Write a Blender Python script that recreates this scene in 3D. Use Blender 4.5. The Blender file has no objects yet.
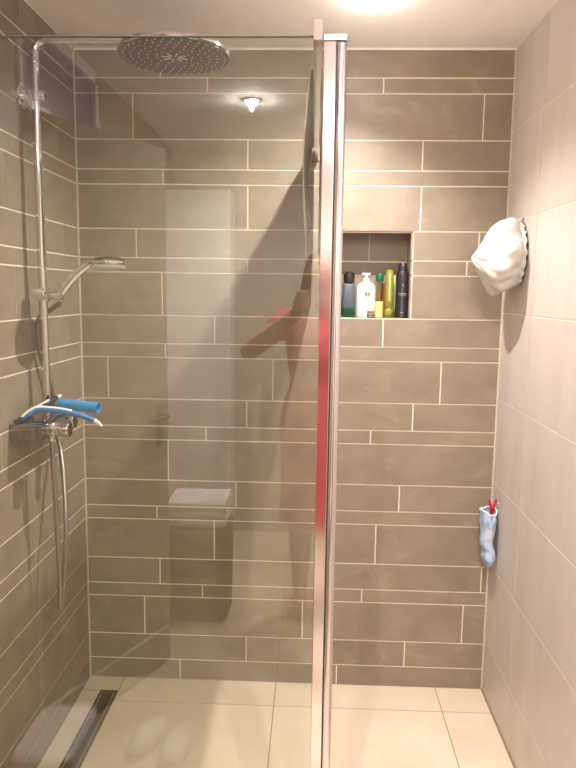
import bpy, bmesh, math, random
from mathutils import Vector, Matrix, noise
random.seed(7)
PI = math.pi
sc = bpy.context.scene
C = sc.collection

# ------------------------------------------------------------------ camera
cam_data = bpy.data.cameras.new('camera')
cam_data.sensor_fit = 'HORIZONTAL'
cam_data.sensor_width = 36.0
cam_data.lens = 676.1 / 576 * 36.0
cam_data.clip_start = 0.01
cam = bpy.data.objects.new('camera', cam_data)
C.objects.link(cam)
PIT, YAW, ROLL = 0.134277, -0.036227, 0.013046
CAM = Vector((0.84295, -2.42627, 1.48769))
fw = Vector((math.sin(YAW) * math.cos(PIT), math.cos(YAW) * math.cos(PIT), -math.sin(PIT)))
r0 = Vector((math.cos(YAW), -math.sin(YAW), 0))
u0 = r0.cross(fw)
r1 = r0 * math.cos(ROLL) + u0 * math.sin(ROLL)
u1 = -r0 * math.sin(ROLL) + u0 * math.cos(ROLL)
m = Matrix.Identity(4)
for i in range(3):
    m[i][0], m[i][1], m[i][2], m[i][3] = r1[i], u1[i], -fw[i], CAM[i]
cam.matrix_world = m
sc.camera = cam

# ------------------------------------------------------------------ world, exposure
w = bpy.data.worlds.new('world')
sc.world = w
w.use_nodes = True
w.node_tree.nodes['Background'].inputs[0].default_value = (0.5, 0.55, 0.7, 1)
w.node_tree.nodes['Background'].inputs[1].default_value = 0.03
sc.view_settings.view_transform = 'Standard'
sc.view_settings.look = 'None'
sc.view_settings.gamma = 1.0
sc.view_settings.use_curve_mapping = False
sc.view_settings.exposure = 0.24
sc.cycles.use_denoising = True
sc.cycles.max_bounces = 16
sc.cycles.transparent_max_bounces = 24

LIGHT_COL = (1.0, 0.945, 0.895)
# ceiling downlights: (x, y, watts, beam in degrees, label)
DOWNLIGHTS = [
    (1.00, -0.40, 104, 138, 'ceiling downlight in white ring above the niche side of the shower'),
    (0.56, -2.82, 110, 170, 'ceiling downlight in white ring above the towel basket'),
    (1.06, -1.75, 76, 170, 'added unseen ceiling downlight in white ring just outside the glass screen'),  # added lamp, not seen anywhere, to light the walls and floor
    (1.06, -3.15, 90, 170, 'added unseen ceiling downlight in white ring near the rear wall behind the person'),  # added out of view for more even light from the front
]

# ------------------------------------------------------------------ constants (metres)
W, H = 1.5085, 2.31            # shower width, ceiling height; back wall face is y = 0, left wall face x = 0
YG = -1.10                     # plane of the glass screen
YR = -3.85                     # rear wall
P = 0.305
ZA = 2.0108
H10, H5 = P * 10.1 / 30.5, P * 5.1 / 30.5


def zrow(i):
    k, r = divmod(i - 3, 3)
    return ZA - P * k - (0, H10, H10 + H5)[r]


ROWZ = [H] + [zrow(i) for i in range(1, 23)] + [0.0]     # tops of the 23 tile courses


# ------------------------------------------------------------------ materials
def new_mat(name):
    mt = bpy.data.materials.new(name)
    mt.use_nodes = True
    return mt, mt.node_tree, mt.node_tree.nodes['Principled BSDF']


def lin(c):
    return tuple((v / 12.92 if v <= 0.04045 else ((v + 0.055) / 1.055) ** 2.4) for v in [x / 255 for x in c]) + (1,)


def simple(name, col, rough=0.5, metal=0.0, spec=0.5, **kw):
    mt, nt, b = new_mat(name)
    b.inputs['Base Color'].default_value = lin(col)
    b.inputs['Roughness'].default_value = rough
    b.inputs['Metallic'].default_value = metal
    b.inputs['Specular IOR Level'].default_value = spec
    for k, v in kw.items():
        b.inputs[k.replace('_', ' ')].default_value = v
    return mt


def noisy(name, c1, c2, scale=6, rough=0.5, bump=0.0, detail=6, stretch=(1, 1, 1), spec=0.5, rand=0.0,
          c3=None, vein=None, bscale=None):
    """Two tone stone or cloth colour with grain; c3 adds pale scuffs."""
    mt, nt, b = new_mat(name)
    N, L = nt.nodes, nt.links
    tc = N.new('ShaderNodeTexCoord')
    mp = N.new('ShaderNodeMapping')
    mp.inputs['Scale'].default_value = stretch
    oi = N.new('ShaderNodeObjectInfo')
    add = N.new('ShaderNodeVectorMath'); add.operation = 'ADD'
    mul = N.new('ShaderNodeMath'); mul.operation = 'MULTIPLY'; mul.inputs[1].default_value = 37.0
    L.new(oi.outputs['Random'], mul.inputs[0])
    L.new(tc.outputs['Object'], add.inputs[0])
    L.new(mul.outputs[0], add.inputs[1])
    L.new(add.outputs[0], mp.inputs['Vector'])
    nz = N.new('ShaderNodeTexNoise')
    nz.inputs['Scale'].default_value = scale
    nz.inputs['Detail'].default_value = detail
    nz.inputs['Roughness'].default_value = 0.62
    L.new(mp.outputs[0], nz.inputs['Vector'])
    rp = N.new('ShaderNodeValToRGB')
    rp.color_ramp.elements[0].position = 0.30
    rp.color_ramp.elements[1].position = 0.72
    rp.color_ramp.elements[0].color = lin(c1)
    rp.color_ramp.elements[1].color = lin(c2)
    L.new(nz.outputs['Fac'], rp.inputs[0])
    out = rp.outputs[0]
    if c3:
        n2 = N.new('ShaderNodeTexNoise')
        n2.inputs['Scale'].default_value = scale * 0.55
        n2.inputs['Detail'].default_value = 9
        n2.inputs['Roughness'].default_value = 0.72
        n2.inputs['Distortion'].default_value = 1.6
        L.new(mp.outputs[0], n2.inputs['Vector'])
        r2 = N.new('ShaderNodeValToRGB')
        r2.color_ramp.elements[0].position = 0.56
        r2.color_ramp.elements[1].position = 0.78
        L.new(n2.outputs['Fac'], r2.inputs[0])
        mx = N.new('ShaderNodeMix'); mx.data_type = 'RGBA'
        L.new(r2.outputs[0], mx.inputs[0])
        L.new(out, mx.inputs[6])
        mx.inputs[7].default_value = lin(c3)
        out = mx.outputs[2]
    if rand:
        hs = N.new('ShaderNodeHueSaturation')
        mr = N.new('ShaderNodeMapRange')
        mr.inputs[3].default_value = 1 - rand
        mr.inputs[4].default_value = 1 + rand
        L.new(oi.outputs['Random'], mr.inputs[0])
        L.new(mr.outputs[0], hs.inputs['Value'])
        L.new(out, hs.inputs['Color'])
        out = hs.outputs[0]
    L.new(out, b.inputs['Base Color'])
    b.inputs['Roughness'].default_value = rough
    b.inputs['Specular IOR Level'].default_value = spec
    if bump:
        bp = N.new('ShaderNodeBump')
        bp.inputs['Strength'].default_value = bump
        bp.inputs['Distance'].default_value = 0.002
        src = nz
        if bscale:
            src = N.new('ShaderNodeTexNoise')
            src.inputs['Scale'].default_value = bscale
            src.inputs['Detail'].default_value = 3
            L.new(tc.outputs['Object'], src.inputs['Vector'])
        L.new(src.outputs['Fac'], bp.inputs['Height'])
        L.new(bp.outputs[0], b.inputs['Normal'])
    return mt


def thin_glass(name, tint, ior=1.5, rough=0.0):
    """Plain sheet glass: Fresnel mix of see-through and mirror, straight through both faces."""
    mt = bpy.data.materials.new(name)
    mt.use_nodes = True
    nt = mt.node_tree
    N, L = nt.nodes, nt.links
    N.clear()
    out = N.new('ShaderNodeOutputMaterial')
    mix = N.new('ShaderNodeMixShader')
    tr = N.new('ShaderNodeBsdfTransparent'); tr.inputs[0].default_value = tint
    gl = N.new('ShaderNodeBsdfGlossy'); gl.inputs['Roughness'].default_value = rough
    gl.inputs[0].default_value = (0.95, 0.98, 0.97, 1)
    fr = N.new('ShaderNodeFresnel')
    ge = N.new('ShaderNodeNewGeometry')
    mr = N.new('ShaderNodeMapRange')          # same Fresnel curve on the far face of the sheet
    mr.inputs[3].default_value = ior
    mr.inputs[4].default_value = 1.0 / ior
    L.new(ge.outputs['Backfacing'], mr.inputs[0])
    L.new(mr.outputs[0], fr.inputs['IOR'])
    L.new(fr.outputs[0], mix.inputs[0])
    L.new(tr.outputs[0], mix.inputs[1])
    L.new(gl.outputs[0], mix.inputs[2])
    L.new(mix.outputs[0], out.inputs['Surface'])
    return mt


M = {}
M['tile'] = noisy('brown_strip_tile', (129, 115, 100), (148, 133, 117), 7, 0.42, 0.05, rand=0.03,
                  c3=(162, 147, 130), stretch=(1, 1, 1.4))
M['grout'] = noisy('light_grout', (226, 213, 192), (236, 224, 205), 60, 0.85)
M['big_tile'] = noisy('pale_wall_tile', (190, 178, 170), (202, 191, 184), 3, 0.38, 0.03, rand=0.012,
                      c3=(206, 194, 182), stretch=(1, 3, 0.5))
M['pale_grout'] = noisy('pale_grout', (226, 216, 205), (234, 225, 215), 60, 0.85)
M['floor_tile'] = noisy('cream_floor_tile', (205, 186, 162), (220, 203, 180), 3.2, 0.36, 0.04, rand=0.012,
                        c3=(229, 214, 194))
M['floor_grout'] = noisy('brown_floor_grout', (132, 113, 92), (148, 128, 105), 60, 0.9)
M['plaster'] = noisy('white_ceiling_paint', (238, 233, 230), (243, 238, 235), 20, 0.8)
M['brown_wall'] = noisy('brown_wall_plaster', (132, 116, 99), (144, 128, 110), 6, 0.7)
M['grey_wall'] = noisy('greige_wall_plaster', (178, 168, 158), (188, 179, 169), 6, 0.7)
M['silicone'] = simple('pale_silicone', (205, 190, 170), 0.45)
M['chrome'] = simple('chrome', (226, 224, 226), 0.07, 1.0)
M['dark_chrome'] = simple('chrome_dim_reflection', (150, 146, 146), 0.10, 1.0)  # chrome darkened in colour to stand for the dim room it mirrors
M['alu'] = simple('polished_aluminium', (228, 223, 226), 0.12, 1.0)
M['alu_cap'] = simple('satin_aluminium', (165, 160, 160), 0.35, 1.0)
M['dark_part_and_shade'] = simple('dark_grey_part_and_shade', (70, 66, 64), 0.5)
M['steel'] = simple('brushed_steel', (118, 110, 102), 0.32, 1.0)
M['drain_dark'] = simple('dark_drain_channel', (48, 42, 36), 0.45)
M['glass'] = thin_glass('clear_shower_glass', (0.908, 0.922, 0.893, 1), 1.66)
M['edge_green'] = simple('dark_glass_edge', (116, 118, 110), 0.3)
M['clear_plastic'] = thin_glass('clear_plastic', (0.86, 0.84, 0.74, 1), 1.45, 0.03)
M['spray_face'] = simple('grey_spray_face', (96, 90, 86), 0.3, 0.75)
M['nozzle'] = simple('pale_rubber_nozzle', (214, 208, 200), 0.5)
M['white_plastic'] = simple('white_plastic', (222, 219, 214), 0.35)
M['grey_plastic'] = simple('pale_grey_plastic', (206, 204, 198), 0.35)
M['black'] = simple('black_plastic', (30, 26, 27), 0.3)
M['black_can'] = simple('black_can_paint', (34, 28, 33), 0.32)
M['print_grey'] = simple('grey_print', (150, 142, 146), 0.5)
M['print_red'] = simple('red_print', (206, 92, 66), 0.5)
M['print_dark'] = simple('dark_print', (96, 98, 112), 0.5)
M['slate_plastic'] = simple('slate_blue_plastic', (70, 78, 86), 0.25)
M['bottle_green'] = simple('bottle_green_plastic', (18, 66, 47), 0.35)
M['green_cap'] = simple('green_cap_plastic', (16, 88, 58), 0.35)
M['yellow'] = simple('yellow_lotion', (226, 200, 128), 0.4)
M['olive'] = simple('olive_shampoo', (122, 122, 50), 0.18)
M['olive_light'] = simple('pale_olive_label', (176, 174, 112), 0.3)
M['amber'] = simple('amber_plastic', (150, 104, 44), 0.25)
M['smoke'] = simple('smoky_jar', (118, 108, 98), 0.2)
M['blue'] = simple('sky_blue_plastic', (58, 146, 205), 0.35)
M['blue_dark'] = simple('blue_rubber', (42, 104, 168), 0.45)
M['navy'] = simple('navy_plastic', (26, 36, 58), 0.4)
M['hose'] = simple('steel_hose', (158, 151, 146), 0.38, 0.9)
M['cap_cloth'] = noisy('white_cap_cloth', (198, 194, 187), (208, 204, 198), 30, 0.7, 0.06)
M['cloth_grey'] = noisy('thin_white_cloth', (196, 188, 176), (214, 206, 194), 60, 0.9, 0.3)
# the thin towel lets some light through
_nt = M['cloth_grey'].node_tree
_tr = _nt.nodes.new('ShaderNodeBsdfTranslucent')
_tr.inputs[0].default_value = lin((226, 216, 200))
_mx = _nt.nodes.new('ShaderNodeMixShader')
_mx.inputs[0].default_value = 0.14
_nt.links.new(_nt.nodes['Principled BSDF'].outputs[0], _mx.inputs[1])
_nt.links.new(_tr.outputs[0], _mx.inputs[2])
_nt.links.new(_mx.outputs[0], _nt.nodes['Material Output'].inputs['Surface'])
M['mitt'] = noisy('blue_terry', (132, 162, 200), (206, 216, 228), 26, 0.95, 0.5, detail=4, bscale=420)
M['mitt_hem'] = noisy('white_terry', (226, 224, 222), (240, 238, 236), 60, 0.95, 0.4, bscale=420)
M['red'] = simple('red_plastic', (186, 28, 48), 0.35)
M['door_paint'] = simple('grey_brown_door_paint', (150, 138, 122), 0.4)
M['white_paint'] = simple('white_lacquer', (232, 232, 234), 0.35)
M['transom'] = simple('bluish_frosted_glass', (92, 92, 140), 0.25)
M['wicker'] = noisy('brown_wicker', (70, 46, 28), (112, 78, 50), 40, 0.7, 0.6, stretch=(1, 1, 5))
M['towel'] = noisy('white_towel', (228, 226, 222), (240, 238, 234), 90, 0.95, 0.4)
M['skin'] = simple('skin', (176, 122, 98), 0.5)
M['hair'] = simple('dark_hair', (38, 27, 22), 0.55)
M['dress'] = noisy('coral_red_cloth', (178, 70, 76), (190, 84, 86), 40, 0.85, 0.2)
M['eye'] = simple('eye_white', (232, 228, 222), 0.2)
M['lips'] = simple('lips', (158, 84, 78), 0.45)


def emit(name, col, strength):
    mt = bpy.data.materials.new(name)
    mt.use_nodes = True
    b = mt.node_tree.nodes['Principled BSDF']
    b.inputs['Base Color'].default_value = (1, 1, 1, 1)
    b.inputs['Emission Color'].default_value = tuple(col) + (1,)
    b.inputs['Emission Strength'].default_value = strength
    return mt


M['lamp'] = emit('lit_lamp_face', LIGHT_COL, 70)


# ------------------------------------------------------------------ mesh helpers
def link(name, bm, mat, parent=None, smooth=False, angle=35):
    me = bpy.data.meshes.new(name)
    bmesh.ops.recalc_face_normals(bm, faces=bm.faces)
    bm.to_mesh(me)
    bm.free()
    if smooth:
        for f in me.polygons:
            f.use_smooth = True
        try:
            me.set_sharp_from_angle(angle=math.radians(angle))
        except Exception:
            pass
    if isinstance(mat, str):
        mat = M[mat]
    me.materials.append(mat)
    o = bpy.data.objects.new(name, me)
    C.objects.link(o)
    if parent:
        o.parent = parent
    return o


def empty(name, loc=(0, 0, 0)):
    o = bpy.data.objects.new(name, None)
    o.empty_display_size = 0.05
    o.location = loc
    C.objects.link(o)
    return o


def tag(o, label, cat, group=None, kind=None):
    if label:
        o['label'] = label
    if cat:
        o['category'] = cat
    if group:
        o['group'] = group
    if kind:
        o['kind'] = kind
    return o


def structure(o, label, cat):
    return tag(o, label, cat, kind='structure')


def box(bm, a, b, bev=0.0):
    a, b = Vector(a), Vector(b)
    r = bmesh.ops.create_cube(bm, size=1.0)
    for v in r['verts']:
        v.co = Vector(((a[i] + b[i]) / 2 + v.co[i] * (b[i] - a[i]) for i in range(3)))
    if bev:
        es = list({e for v in r['verts'] for e in v.link_edges})
        bmesh.ops.bevel(bm, geom=es, offset=bev, segments=2, affect='EDGES', profile=0.5)
    return bm


def bx(a, b, bev=0.0):
    return box(bmesh.new(), a, b, bev)


def frame_for(d):
    d = d.normalized()
    up = Vector((0, 0, 1)) if abs(d.z) < 0.9 else Vector((1, 0, 0))
    s = d.cross(up).normalized()
    return s, s.cross(d).normalized()


def tube(bm, pts, rad, n=12, cap=True):
    """Round tube along points; rad is a number or a list."""
    pts = [Vector(q) for q in pts]
    R = rad if isinstance(rad, (list, tuple)) else [rad] * len(pts)
    rings = []
    s = None
    for i, q in enumerate(pts):
        d = (pts[min(i + 1, len(pts) - 1)] - pts[max(i - 1, 0)])
        d.normalize()
        if s is None:
            s, t = frame_for(d)
        else:
            s = (s - d * s.dot(d)).normalized()
            t = s.cross(d)
        rings.append([bm.verts.new(q + (s * math.cos(2 * PI * k / n) + t * math.sin(2 * PI * k / n)) * R[i]) for k in range(n)])
    for a, b in zip(rings, rings[1:]):
        for k in range(n):
            bm.faces.new((a[k], a[(k + 1) % n], b[(k + 1) % n], b[k]))
    if cap:
        bm.faces.new(rings[0][::-1])
        bm.faces.new(rings[-1])
    return bm


def lathe(bm, prof, origin=(0, 0, 0), axis=(0, 0, 1), n=32, sq=None):
    """Revolve (radius, height) pairs; sq=(sx, sy, power) gives an oval or rounded square section."""
    origin = Vector(origin)
    ax = Vector(axis).normalized()
    if abs(ax.z) > 0.99:
        s, t = Vector((1, 0, 0)), Vector((0, 1, 0))
    else:
        s, t = frame_for(ax)
    rings = []
    for r, h in prof:
        if r < 1e-6:
            rings.append([bm.verts.new(origin + ax * h)])
            continue
        ring = []
        for k in range(n):
            a = 2 * PI * k / n
            c, d = math.cos(a), math.sin(a)
            if sq:
                e = 2.0 / sq[2]
                c = math.copysign(abs(c) ** e, c) * sq[0]
                d = math.copysign(abs(d) ** e, d) * sq[1]
            ring.append(bm.verts.new(origin + ax * h + (s * c + t * d) * r))
        rings.append(ring)
    for a, b in zip(rings, rings[1:]):
        if len(a) == 1 and len(b) == 1:
            continue
        for k in range(n):
            k2 = (k + 1) % n
            if len(a) == 1:
                bm.faces.new((a[0], b[k2], b[k]))
            elif len(b) == 1:
                bm.faces.new((a[k], a[k2], b[0]))
            else:
                bm.faces.new((a[k], a[k2], b[k2], b[k]))
    if len(rings[0]) > 1:
        bm.faces.new(rings[0][::-1])
    if len(rings[-1]) > 1:
        bm.faces.new(rings[-1])
    return bm


def LA(*a, **k):
    return lathe(bmesh.new(), *a, **k)


def TU(*a, **k):
    return tube(bmesh.new(), *a, **k)


def curve_pts(ctrl, n=40):
    """Catmull-Rom through control points."""
    c = [Vector(q) for q in ctrl]
    c = [c[0] * 2 - c[1]] + c + [c[-1] * 2 - c[-2]]
    out = []
    segs = len(c) - 3
    per = max(2, n // segs)
    for i in range(segs):
        p0, p1, p2, p3 = c[i:i + 4]
        for j in range(per):
            t = j / per
            out.append(0.5 * ((2 * p1) + (p2 - p0) * t + (2 * p0 - 5 * p1 + 4 * p2 - p3) * t * t + (3 * p1 - p0 - 3 * p2 + p3) * t ** 3))
    out.append(c[-2].copy())
    return out


# ================================================================== THE SETTING
GAP = 0.0046
DEEP = 0.0016          # joint depth
NX0, NX1 = 0.905, 1.187   # niche
NZ0, NZ1 = ROWZ[9], ROWZ[6]
ND = 0.11

# back wall: one shell with the niche hole, in grout colour
bm = bmesh.new()
y0, y1 = DEEP, 0.16
box(bm, (-0.05, y0, 0), (NX0, y1, H))
box(bm, (NX1, y0, 0), (W + 0.05, y1, H))
box(bm, (NX0, y0, 0), (NX1, y1, NZ0))
box(bm, (NX0, y0, NZ1), (NX1, y1, H))
box(bm, (NX0, ND + DEEP, NZ0), (NX1, y1, NZ1))
wall_back = structure(link('wall_back', bm, 'grout'), 'brown strip tiled shower wall with a recessed niche', 'wall')

ROW_OFF = {1: 0.302, 2: 0.4645, 3: 0.204, 4: 0.0025, 5: 0.307, 6: 0.003, 7: 0.209, 8: 0.003, 9: 0.300, 10: 0.4885,
           11: 0.309, 12: 0.097, 13: 0.0025, 14: 0.4555, 15: 0.315, 16: 0.567, 17: 0.270, 18: 0.4855, 19: 0.279,
           20: 0.440, 21: 0.2175, 22: 0.0045, 23: 0.352}
TL = 0.603


def back_tile(x0, x1, z0, z1):
    g = GAP / 2
    if x1 - x0 < 0.012:
        return
    o = link('tile', bx((-(x1 - x0) / 2 + g, 0, -(z1 - z0) / 2 + g), ((x1 - x0) / 2 - g, 0.006, (z1 - z0) / 2 - g)), 'tile', wall_back)
    o.location = ((x0 + x1) / 2, random.uniform(-0.0002, 0.0002), (z0 + z1) / 2)


for r in range(1, 24):
    zt, zb = ROWZ[r - 1], ROWZ[r]
    off = ROW_OFF[r]
    js = [0.003] + [off + k * TL for k in range(-1, 4) if 0.02 < off + k * TL < W - 0.02] + [W - 0.002]
    if r == 1:
        zt -= 0.003
    if r in (7, 8, 9):
        jl = [j for j in js if j < NX0 - 0.02] + [NX0]
        jr = [NX1] + ([1.377] if r == 8 else [j for j in js if NX1 + 0.05 < j < W - 0.05]) + [W - 0.002]
        segs = list(zip(jl, jl[1:])) + list(zip(jr, jr[1:]))
    else:
        segs = list(zip(js, js[1:]))
    for a, b in segs:
        back_tile(a, b, zb, zt)

# niche lining
g = 0.0015


def lining(a, b, name='tile'):
    a, b = Vector(a), Vector(b)
    c = (a + b) / 2
    o = link(name, bx(a - c, b - c), 'tile', wall_back)
    o.location = c


nj = 1.043
for (za, zb, cut) in ((ROWZ[7], ROWZ[6], True), (ROWZ[8], ROWZ[7], False), (ROWZ[9], ROWZ[8], False)):
    xs = [NX0 + 0.006, nj, NX1 - 0.006] if cut else [NX0 + 0.006, NX1 - 0.006]
    for a, b in zip(xs, xs[1:]):
        lining((a + g, ND, za + 2 * g), (b - g, ND + 0.006, zb - 2 * g))
    lining((NX1 - 0.006, 0.0045, za + g), (NX1, ND - 0.001, zb - g))      # right cheek
    lining((NX0, 0.0045, za + g), (NX0 + 0.006, ND - 0.001, zb - g))      # left cheek
lining((NX0 + 0.007, 0.0045, NZ1 - 0.006), (NX1 - 0.007, ND - 0.001, NZ1 - 0.0005))
lining((NX0 + 0.007, 0.0045, NZ0 - 0.004), (NX1 - 0.007, ND - 0.001, NZ0 + 0.002))

# left wall with the doorway behind the screen
DY0, DY1 = -1.745, -2.46       # doorway in the left wall
bm = bmesh.new()
box(bm, (-0.12, DY0, 0), (-DEEP, 0.0, H))
box(bm, (-0.12, YR - 0.05, 0), (-DEEP, DY1, H))
box(bm, (-0.12, DY1, 2.285), (-DEEP, DY0, H))
wall_left = structure(link('wall_left', bm, 'grout'), 'brown strip tiled wall that carries the shower column', 'wall')
LEFT_OFF = {1: -0.426, 2: -0.12, 3: -0.389, 4: -0.179, 5: -0.308, 6: -0.562, 7: -0.138, 8: -0.267, 9: -0.523, 10: -0.093,
            11: -0.225, 12: -0.40, 13: -0.05, 14: -0.484, 15: -0.197, 16: -0.422, 17: -0.10, 18: -0.377, 19: -0.215,
            20: -0.436, 21: -0.349, 22: -0.206, 23: -0.319}
for r in range(1, 24):
    zt, zb = ROWZ[r - 1], ROWZ[r]
    if r == 1:
        zt -= 0.003
    js = [-0.003] + [LEFT_OFF[r] - k * TL for k in range(0, 4) if LEFT_OFF[r] - k * TL > DY0 + 0.03] + [DY0]
    for a, b in zip(js, js[1:]):
        gg = GAP / 2
        hy, hz = (a - b) / 2 - gg, (zt - zb) / 2 - gg
        o = link('tile', bx((-0.006, -hy, -hz), (0, hy, hz)), 'tile', wall_left)
        o.location = (random.uniform(-0.0002, 0.0002), (a + b) / 2, (zt + zb) / 2)
o = link('rear_plaster', bx((-0.006, YR, 0), (0.0, DY1, H)), 'brown_wall', wall_left)

# right wall of large pale tiles
wall_right = structure(link('wall_right', bx((W + 0.0012, YR - 0.05, 0), (W + 0.1, 0.0, H)), 'pale_grout'),
                       'pale beige wall of large plain tiles', 'wall')
ZR0 = 2.0356
zs = [H - 0.003] + [ZR0 - k * P for k in range(0, 7)] + [0.004]
ys = [-0.002, -0.324] + [-0.324 - 0.6085 * k for k in range(1, 6)]
ys = [y for y in ys if y > YR + 0.05] + [YR]
for zt, zb in zip(zs, zs[1:]):
    for a, b in zip(ys, ys[1:]):
        gg = 0.0019
        hy, hz = (a - b) / 2 - gg, (zt - zb) / 2 - gg
        o = link('wall_tile', bx((0, -hy, -hz), (0.006, hy, hz)), 'big_tile', wall_right)
        o.location = (W, (a + b) / 2, (zt + zb) / 2)

# floor
floor = structure(link('floor', bx((-0.12, YR - 0.05, -0.1), (W + 0.1, 0.16, -0.0012)), 'floor_grout'),
                  'cream square floor tiles with thin brown joints', 'floor')
fx = [0.0, 0.136, 0.7236, 1.3312, W]
fy = [0.0, -0.152] + [-0.152 - 0.6076 * k for k in range(1, 6)]
fy = [y for y in fy if y > YR + 0.05] + [YR]
DRX0, DRX1, DRY0, DRY1 = 0.070, 0.134, -0.092, -0.93
for a, b in zip(fx, fx[1:]):
    for c, d in zip(fy, fy[1:]):
        gg = 0.0016
        pieces = [(a, b, c, d)]
        if a < DRX1 and c > DRY1:
            pieces = []
            ytop, ybot = min(c, DRY0), max(d, DRY1)
            if c > DRY0:
                pieces.append((a, b, c, DRY0 + 0.001))
            if d < DRY1:
                pieces.append((a, b, DRY1 - 0.001, d))
            if a < DRX0 - 0.01:
                pieces.append((a, DRX0, ytop, ybot))
            if b > DRX1 + 0.01:
                pieces.append((max(a, DRX1), b, ytop, ybot))
        for (pa, pb, pc, pd) in pieces:
            hx, hy = (pb - pa) / 2 - gg, (pc - pd) / 2 - gg
            if hx < 0.003 or hy < 0.003:
                continue
            o = link('floor_tile', bx((-hx, -hy, -0.006), (hx, hy, 0)), 'floor_tile', floor)
            o.location = ((pa + pb) / 2, (pc + pd) / 2, 0)

# ceiling and rear wall
ceiling = structure(link('ceiling', bx((-0.12, YR - 0.05, H), (W + 0.1, 0.16, H + 0.08)), 'plaster'), 'plain white painted ceiling', 'ceiling')
wall_rear = structure(link('wall_rear', bx((-0.12, YR - 0.05, 0), (W + 0.1, YR, H)), 'grey_wall'), 'greige plastered wall opposite the shower', 'wall')
# corridor wall beyond the doorway
wall_corridor = structure(link('wall_corridor', bx((-1.1, -3.85, 0), (-1.05, -1.2, 2.4)), 'brown_wall'), 'corridor wall beyond the open door', 'wall')

# sealant strips in the corners
structure(link('trim_1', bx((0.0, -0.005, 0.0), (0.005, 0.0, H)), 'silicone'), 'pale sealant strip in the corner of the brown walls', 'trim')
structure(link('trim_2', bx((W - 0.004, -0.004, 0.0), (W, 0.0, H)), 'silicone'), 'pale sealant strip in the corner of brown and beige walls', 'trim')
bm = bx((0.0, -0.005, H - 0.006), (W, 0.0, H))
structure(link('trim_3', bm, M['plaster']), 'white sealant line between the ceiling and the brown back wall', 'trim')
structure(link('trim_4', bx((W - 0.004, YR, 0.0), (W, -0.004, 0.004)), 'floor_grout'), 'thin joint line between floor and beige wall', 'trim')

# door on the left wall, ajar, with window strip above (seen mirrored in the screen)
hinge = Vector((0.0, DY0, 0.0))
free = Vector((0.276, -2.33, 0.0))
ang = math.atan2(free.y - hinge.y, free.x - hinge.x)
Ld = 0.655
door = structure(link('door_1', bx((0, -0.04, 0.008), (Ld, 0.0, 2.005), 0.002), 'door_paint'), 'grey brown door standing ajar in the brown tiled wall', 'door')
door.location = hinge + Vector((0.006, -0.005, 0))
door.rotation_euler = (0, 0, ang)
o = link('kick_strip', bx((0.02, 0.0, 0.15), (Ld - 0.02, 0.003, 0.158)), 'white_paint', door)
bm = bx((Ld - 0.075, 0.0, 0.90), (Ld - 0.045, 0.008, 1.06), 0.003)
tube(bm, [(Ld - 0.06, 0.005, 1.02), (Ld - 0.06, 0.045, 1.02)], 0.009)
tube(bm, curve_pts([(Ld - 0.06, 0.045, 1.02), (Ld - 0.075, 0.05, 1.02), (Ld - 0.17, 0.05, 1.018)], 12), 0.008)
link('door_handle', bm, 'steel', door, True)
bm = bmesh.new()
box(bm, (-0.10, DY1, 2.015), (0.004, DY0, 2.04))
box(bm, (-0.10, DY1, 2.26), (0.004, DY0, 2.285))
box(bm, (-0.10, DY0 - 0.03, 0.0), (0.004, DY0, 2.285))
box(bm, (-0.10, DY1, 0.0), (0.004, DY1 + 0.03, 2.285))
structure(link('trim_5', bm, 'white_paint'), 'white door frame with a light above the door', 'trim')
structure(link('window_1', bx((-0.020, DY1 + 0.03, 2.04), (-0.014, DY0 - 0.03, 2.26)), 'transom'), 'bluish glass strip above the door', 'window')


# ------------------------------------------------------------------ downlights
for (lx, ly, watts, spread, lab) in DOWNLIGHTS:
    t = empty('ceiling_downlight', (lx, ly, H))
    tag(t, lab, 'light')
    bm = LA([(0.044, -0.0005), (0.044, -0.004), (0.040, -0.007), (0.031, -0.007), (0.030, -0.003)], n=40)
    link('trim_ring', bm, 'white_plastic', t, True)
    link('lamp_face', LA([(0.0298, -0.0035), (0.029, -0.010), (0.025, -0.017), (0.016, -0.022), (0.0, -0.024)], n=32), 'lamp', t, True)
    ld = bpy.data.lights.new('downlight_lamp', 'SPOT')
    ld.energy = watts
    ld.color = LIGHT_COL
    ld.spot_size = math.radians(spread)
    ld.spot_blend = 1.0
    ld.shadow_soft_size = 0.010
    lo = bpy.data.objects.new('downlight_lamp', ld)
    if ly > YG:
        lo.rotation_euler = (math.radians(-4), math.radians(11), 0)      # swivelled lamp, turned off the beige wall
    lo.location = (0, 0, -0.036)
    lo.parent = t
    C.objects.link(lo)
    ld = bpy.data.lights.new('added_ceiling_glow', 'POINT')      # added point light, brightens the ceiling around the lamp
    ld.energy = watts * (0.005 if ly > YG else 0.06)      # kept weak at the shower lamp for a small ceiling glow
    ld.color = LIGHT_COL
    ld.shadow_soft_size = 0.010
    lo = bpy.data.objects.new('added_ceiling_glow', ld)
    lo.location = (0, 0, -0.036)
    lo.parent = t
    C.objects.link(lo)

# ================================================================== SHOWER SCREEN
scr = empty('shower_screen', (0.44, YG, 0))
tag(scr, 'clear glass shower screen with chrome end post and brace bar', 'shower screen')
so = Vector((0.44, YG, 0))


def scr_part(name, bm, mat, smooth=False):
    bmesh.ops.translate(bm, verts=bm.verts, vec=-so)
    return link(name, bm, mat, scr, smooth)


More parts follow.
